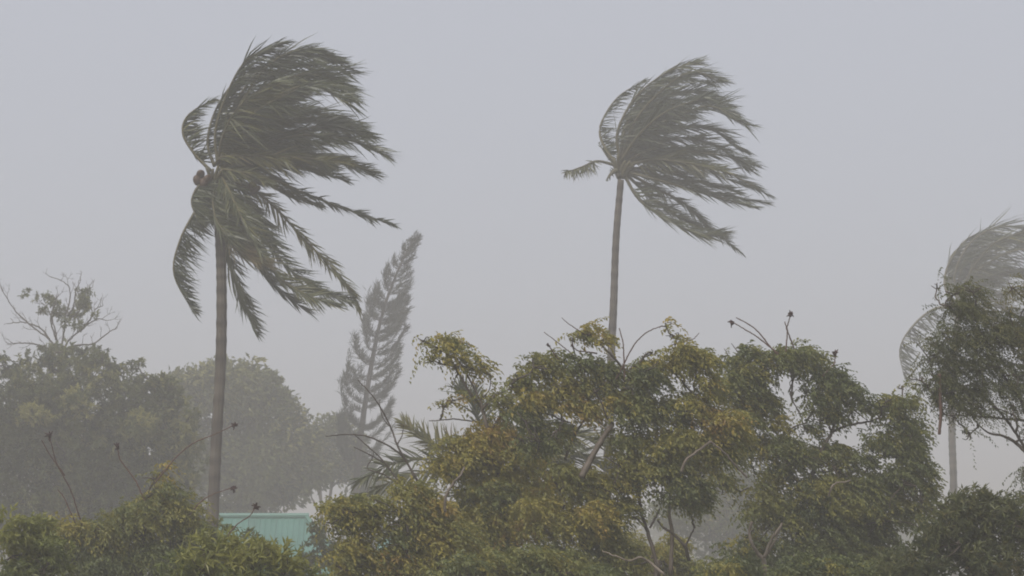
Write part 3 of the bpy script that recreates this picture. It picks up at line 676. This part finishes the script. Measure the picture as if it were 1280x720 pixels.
# --- leafy trees across the foreground
PIN = dict(kind='pinnate', leaf=.064, wl=.52, mult=3.3, wind=.6, spread=.13, grow=1.07)
make_tree("bare_shrub", "leafless shrub of dark forking twigs in front of the bent conifer", "shrub", 40.0, 545, [(540, 690, 30, 26, .6)], 60, MAT_TREE, trunk_r=7, fork=(540, 690), opts=PIN, auto=False,
    limb_paths=[([(538, 695), (530, 617), (520, 597), (497, 557), (488, 535), (470, 500), (447, 475)], 4.2, 1.4, .25), ([(536, 690), (522, 630), (502, 607), (480, 577), (465, 562), (442, 542)], 3.6, 1.2, .25),
                ([(520, 597), (500, 567), (467, 548), (440, 543), (407, 546)], 3.0, 1.2, .25), ([(502, 607), (480, 594), (460, 586), (464, 574), (467, 564)], 2.4, 1.0, .25), ([(480, 578), (462, 568), (442, 559)], 2.2, 1.0, .25),
                ([(497, 557), (502, 545), (505, 530)], 2.0, 1.0, .3), ([(488, 535), (478, 520), (474, 500)], 1.6, .8, .3)])
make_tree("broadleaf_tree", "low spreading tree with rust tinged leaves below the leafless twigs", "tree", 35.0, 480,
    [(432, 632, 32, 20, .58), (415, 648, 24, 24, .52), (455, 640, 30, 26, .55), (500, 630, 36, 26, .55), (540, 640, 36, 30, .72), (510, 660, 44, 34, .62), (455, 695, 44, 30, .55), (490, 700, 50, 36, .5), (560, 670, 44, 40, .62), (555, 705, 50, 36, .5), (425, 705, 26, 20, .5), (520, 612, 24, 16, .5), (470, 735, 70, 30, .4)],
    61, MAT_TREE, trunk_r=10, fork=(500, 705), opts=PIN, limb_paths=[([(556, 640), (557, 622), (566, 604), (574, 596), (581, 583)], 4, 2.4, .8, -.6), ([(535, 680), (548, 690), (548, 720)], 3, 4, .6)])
make_tree("broadleaf_tree", "olive tree with a tilted limb carrying a lone leafy tuft", "tree", 37.0, 630,
    [(548, 430, 24, 16, .60, dict(mult=2.0)), (570, 438, 26, 17, .58, dict(mult=2.0)), (592, 456, 18, 12, .62, dict(mult=1.8)), (540, 446, 14, 12, .55, dict(mult=1.4)), (566, 454, 18, 11, .5, dict(mult=1.6)), (600, 464, 9, 6, .7, dict(mult=1.2)), (528, 424, 8, 8, .6, dict(mult=1.3)),
     (568, 498, 17, 9, .6, dict(mult=1.4)), (556, 506, 7, 7, .6, dict(mult=1.1)), (612, 500, 24, 14, .5, dict(mult=1.8)), (628, 512, 14, 16, .45), (604, 540, 36, 18, .82), (566, 556, 26, 14, .72), (585, 570, 44, 22, .7), (628, 560, 34, 26, .62), (560, 590, 30, 18, .6), (610, 610, 60, 36, .55), (640, 650, 50, 44, .55), (590, 660, 50, 40, .5), (650, 590, 34, 30, .72), (545, 575, 14, 12, .68), (620, 710, 70, 40, .45), (660, 620, 40, 30, .7)],
    62, MAT_TREE, trunk_r=10, fork=(625, 590), opts=PIN,
    limb_paths=[([(618, 580), (608, 530), (600, 505), (588, 492), (575, 470), (562, 452)], 5.5, 2.4, .6), ([(604, 512), (594, 488), (580, 462), (572, 450)], 3.4, 1.8, .6), ([(604, 510), (620, 494), (636, 486), (655, 474)], 3.6, 2.4, .6), ([(602, 500), (612, 486), (614, 470)], 2, 1, .3),
                ([(536, 526), (550, 525), (572, 524), (600, 528)], 1.2, 2.0, .3), ([(612, 540), (625, 520), (632, 505)], 2.4, 1.4, .4), ([(570, 470), (566, 482), (564, 488)], 1.2, .8, .4)])
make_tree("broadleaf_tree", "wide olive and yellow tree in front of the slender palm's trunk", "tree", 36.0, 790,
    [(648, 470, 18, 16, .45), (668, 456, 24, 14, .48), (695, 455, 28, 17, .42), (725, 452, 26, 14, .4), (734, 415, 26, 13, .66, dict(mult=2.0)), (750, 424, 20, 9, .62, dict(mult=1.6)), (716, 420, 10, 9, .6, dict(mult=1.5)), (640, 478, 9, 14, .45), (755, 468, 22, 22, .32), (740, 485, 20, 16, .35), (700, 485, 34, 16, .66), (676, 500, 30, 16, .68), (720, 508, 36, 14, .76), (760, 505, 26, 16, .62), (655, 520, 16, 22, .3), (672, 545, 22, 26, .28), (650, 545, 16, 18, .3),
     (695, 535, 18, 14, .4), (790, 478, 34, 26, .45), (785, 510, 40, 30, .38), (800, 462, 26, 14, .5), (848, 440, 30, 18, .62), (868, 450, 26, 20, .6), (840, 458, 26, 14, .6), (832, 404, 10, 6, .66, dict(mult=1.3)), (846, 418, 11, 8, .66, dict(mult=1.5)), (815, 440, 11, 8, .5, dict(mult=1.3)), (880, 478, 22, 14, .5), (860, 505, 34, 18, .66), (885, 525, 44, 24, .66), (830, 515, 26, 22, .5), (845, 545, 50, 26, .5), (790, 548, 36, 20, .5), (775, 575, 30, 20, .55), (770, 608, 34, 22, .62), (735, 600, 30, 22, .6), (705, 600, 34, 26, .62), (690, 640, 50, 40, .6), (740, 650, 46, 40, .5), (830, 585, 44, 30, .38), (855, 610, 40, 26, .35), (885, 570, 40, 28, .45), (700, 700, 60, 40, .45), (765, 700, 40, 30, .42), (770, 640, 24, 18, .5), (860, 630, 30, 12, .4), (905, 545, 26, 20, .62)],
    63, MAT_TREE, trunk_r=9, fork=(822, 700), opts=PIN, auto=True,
    limb_paths=[([(824, 720), (818, 695), (808, 660), (800, 630), (796, 600), (790, 560)], 6, 3, .35), ([(838, 718), (840, 670), (836, 640), (840, 600)], 6, 3, .65), ([(862, 700), (855, 682), (842, 668), (830, 660), (822, 650)], 5, 2.5, .35), ([(812, 660), (820, 645), (824, 636)], 3, 2, .35), ([(856, 684), (862, 672), (868, 660)], 3, 1.6, .35),
                ([(830, 718), (812, 702), (800, 697), (787, 701), (770, 695), (753, 689)], 4, 1.8, .95, -.8), ([(727, 597), (738, 575), (752, 550), (765, 530)], 9, 6, .65, -.3), ([(705, 575), (718, 545), (733, 519), (736, 505)], 3.6, 1.8, .4), ([(718, 545), (716, 530), (702, 525)], 2.6, 1.2, .4),
                ([(852, 590), (858, 575), (875, 562), (888, 553)], 4, 3, .8, -.5), ([(887, 550), (905, 565), (920, 582), (934, 597)], 2.4, 2.8, .5, -.5), ([(866, 492), (882, 500), (890, 515)], 2.2, 1.4, .4), ([(780, 463), (770, 450), (752, 432), (745, 424)], 3.6, 1.8, .35), ([(782, 466), (800, 452), (806, 444), (812, 440)], 3.4, 2, .35), ([(690, 595), (700, 612), (708, 630)], 3, 3, .6)],
    stalks=[([(780, 455), (779, 430), (774, 410)], dict(head=False)), ([(780, 455), (792, 432), (808, 416), (828, 407)], dict(head=False)), ([(712, 440), (697, 428), (680, 415)], dict(head=False, w0=1.8, w1=1.)), ([(722, 412), (710, 404), (702, 397)], dict(head=False, w0=1.6, w1=.9)), ([(695, 445), (690, 438), (686, 432)], dict(hs=.6)), ([(735, 440), (722, 438), (716, 433)], dict(hs=.5)), ([(852, 428), (866, 424), (874, 416)], dict(head=False, w0=1.6, w1=.9))])
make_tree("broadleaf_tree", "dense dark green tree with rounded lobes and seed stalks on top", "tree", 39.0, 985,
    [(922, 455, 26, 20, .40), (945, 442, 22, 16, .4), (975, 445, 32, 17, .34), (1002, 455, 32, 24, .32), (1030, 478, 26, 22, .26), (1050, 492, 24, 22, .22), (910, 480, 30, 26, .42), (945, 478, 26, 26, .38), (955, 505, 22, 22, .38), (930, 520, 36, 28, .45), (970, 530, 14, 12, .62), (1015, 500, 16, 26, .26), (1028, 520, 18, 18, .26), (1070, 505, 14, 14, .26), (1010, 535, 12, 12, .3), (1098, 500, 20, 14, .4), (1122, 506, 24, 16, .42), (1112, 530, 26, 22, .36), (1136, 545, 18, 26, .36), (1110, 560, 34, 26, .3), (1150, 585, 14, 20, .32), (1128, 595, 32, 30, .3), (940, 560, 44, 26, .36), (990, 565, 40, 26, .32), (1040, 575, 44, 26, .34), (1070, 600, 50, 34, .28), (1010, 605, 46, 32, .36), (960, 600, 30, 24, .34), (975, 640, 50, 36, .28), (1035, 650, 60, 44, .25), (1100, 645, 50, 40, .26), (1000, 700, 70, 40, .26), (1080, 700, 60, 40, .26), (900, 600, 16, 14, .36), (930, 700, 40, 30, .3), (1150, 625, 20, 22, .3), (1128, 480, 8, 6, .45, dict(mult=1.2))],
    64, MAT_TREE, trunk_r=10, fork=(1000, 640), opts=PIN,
    limb_paths=[([(1005, 640), (1017, 590), (1030, 557), (1040, 540), (1044, 520), (1048, 500)], 6, 3, .7), ([(1040, 540), (1060, 532), (1084, 527)], 3.6, 2.6, .35), ([(1037, 620), (1040, 610), (1045, 604), (1056, 603), (1063, 600)], 3, 1.8, 1.0, -1.1), ([(957, 720), (955, 700), (948, 692), (940, 680), (937, 666), (941, 652)], 6, 3.4, .95, -1.2), ([(955, 698), (962, 680), (970, 666), (978, 655)], 4.5, 2.6, .95, -1.2),
                ([(960, 692), (968, 675), (977, 657)], 3, 2, .95, -1.2), ([(976, 720), (985, 705), (995, 693)], 3.4, 2, .8, -1.2), ([(990, 500), (998, 516), (1005, 535)], 1.6, 1.8, .3), ([(978, 546), (992, 534), (1008, 528)], 2, 1.6, .3), ([(987, 560), (987, 545), (990, 536)], 2, 2, .3)],
    stalks=[[(960, 432), (945, 420), (930, 411), (916, 403)], ([(962, 432), (945, 412), (930, 402), (920, 397)], dict(head=False)), [(990, 428), (984, 412), (986, 402), (988, 394)], ([(983, 430), (984, 415), (981, 402)], dict(head=False)), [(1035, 463), (1043, 454), (1044, 443)], ([(920, 437), (917, 433), (914, 429)], dict(head=False, w0=1.4, w1=.8))])
FINE = dict(kind='fine', leaf=.044, wl=.40, mult=2.7, wind=.6, ragged=.3, spread=.14)
make_tree("fine_leaved_tree", "dark fine leaved tree at the picture edge in front of the palest palm", "tree", 34.0, 1322,
    [(1172, 354, 10, 9, .5, dict(mult=1.1)), (1192, 364, 22, 14, .5, dict(mult=1.5)), (1212, 362, 18, 14, .5, dict(mult=1.4)), (1196, 388, 24, 16, .45), (1180, 380, 14, 10, .5, dict(mult=1.2)), (1225, 392, 26, 20, .45, dict(mult=1.7)), (1178, 422, 26, 22, .38), (1162, 440, 20, 18, .36), (1215, 420, 22, 18, .42), (1245, 420, 24, 26, .42), (1268, 410, 24, 34, .5), (1262, 356, 18, 13, .55, dict(mult=1.3)), (1285, 370, 16, 20, .55), (1182, 458, 32, 22, .34), (1225, 455, 30, 20, .36), (1172, 485, 24, 24, .34), (1205, 490, 34, 22, .34), (1240, 480, 26, 22, .36, dict(mult=1.6)), (1270, 465, 24, 28, .4), (1200, 515, 24, 10, .34, dict(mult=1.4)), (1228, 515, 20, 14, .34, dict(mult=1.3)), (1262, 512, 22, 18, .38, dict(mult=1.3)), (1278, 545, 14, 16, .4, dict(mult=1.4)), (1280, 585, 13, 24, .36), (1276, 620, 14, 16, .36), (1148, 470, 12, 10, .4, dict(mult=1.3)), (1212, 540, 10, 7, .35, dict(mult=1.0))],
    65, MAT_FINE, trunk_r=12, fork=(1318, 600), opts=FINE, auto=True,
    limb_paths=[([(1318, 610), (1290, 575), (1270, 553), (1252, 545), (1236, 541), (1222, 530)], 6, 1.5, .25), ([(1290, 575), (1270, 540), (1250, 515), (1232, 495)], 4, 1.6, .25), ([(1300, 580), (1280, 510), (1255, 470), (1235, 430), (1220, 400)], 5, 1.6, .25), ([(1290, 525), (1240, 522), (1210, 520), (1180, 518)], 3, 1.2, .3)],
    stalks=[([(1175, 490), (1176, 515), (1174, 543)], dict(w0=4.4, w1=4.0, hs=.6, head=False))])
make_tree("shrub", "narrow leaved shrub in the lower right corner below the palest palm", "shrub", 31.0, 1215,
    [(1206, 625, 18, 18, .42), (1226, 632, 20, 16, .42), (1190, 645, 26, 22, .4), (1230, 655, 36, 26, .38), (1270, 650, 34, 26, .4), (1170, 675, 34, 30, .34), (1225, 690, 50, 36, .34), (1275, 690, 40, 40, .36), (1240, 712, 30, 14, .7), (1160, 715, 40, 30, .32), (1120, 710, 34, 24, .36), (1192, 640, 22, 30, .45), (1240, 636, 24, 18, .5), (1196, 670, 30, 26, .42)],
    66, MAT_FINE, trunk_r=8, fork=(1215, 715), opts=dict(kind='whorl', leaf=.095, wl=.27, mult=2.7, ragged=.35, wind=.5, grow=1.12))
# undergrowth below the trees
make_tree("shrub", "low olive shrub under the forked trunk of the wide olive tree", "shrub", 44.0, 800, [(790, 690, 40, 22, .62), (830, 692, 34, 20, .6), (810, 720, 60, 26, .5), (860, 715, 40, 22, .45)], 67, MAT_TREE, trunk_r=5, fork=(805, 725), opts=PIN)
make_tree("shrub", "dark low shrub at the bottom edge under the dense green tree", "shrub", 33.0, 1050, [(1030, 712, 50, 24, .26), (1090, 708, 46, 26, .3), (1060, 735, 90, 26, .25), (985, 722, 40, 20, .3), (900, 712, 40, 18, .4), (880, 728, 50, 20, .35)], 68, MAT_TREE, trunk_r=6, fork=(1020, 735), opts=PIN)
make_tree("shrub", "low rusty green shrub at the bottom edge beneath the olive tree", "shrub", 32.0, 640, [(600, 712, 50, 24, .5), (660, 708, 46, 26, .5), (720, 716, 50, 24, .45), (640, 735, 110, 24, .4), (540, 722, 40, 20, .5)], 69, MAT_TREE, trunk_r=6, fork=(640, 735), opts=PIN)

# ------------------------------------------------------------------ rain haze
mb = MB(); box(mb, (-1010, -210, -1.4), (1010, 1010, 21.0))
m = bpy.data.materials.new("rain_haze"); m.use_nodes = True; nt = m.node_tree
for x in list(nt.nodes): nt.nodes.remove(x)
mo = nt.nodes.new("ShaderNodeOutputMaterial"); pv = nt.nodes.new("ShaderNodeVolumePrincipled")
pv.inputs['Color'].default_value = (0.988, 0.954, 0.932, 1); pv.inputs['Density'].default_value = HAZE_DENSITY; pv.inputs['Anisotropy'].default_value = 0.35
nt.links.new(pv.outputs[0], mo.inputs['Volume'])
hz = mb.build("haze", m); hz['kind'] = 'stuff'; hz['label'] = "pale grey rain haze filling the air"; hz['category'] = "haze"
for o in list(scene.objects):
    if '_o' in o: del o['_o']
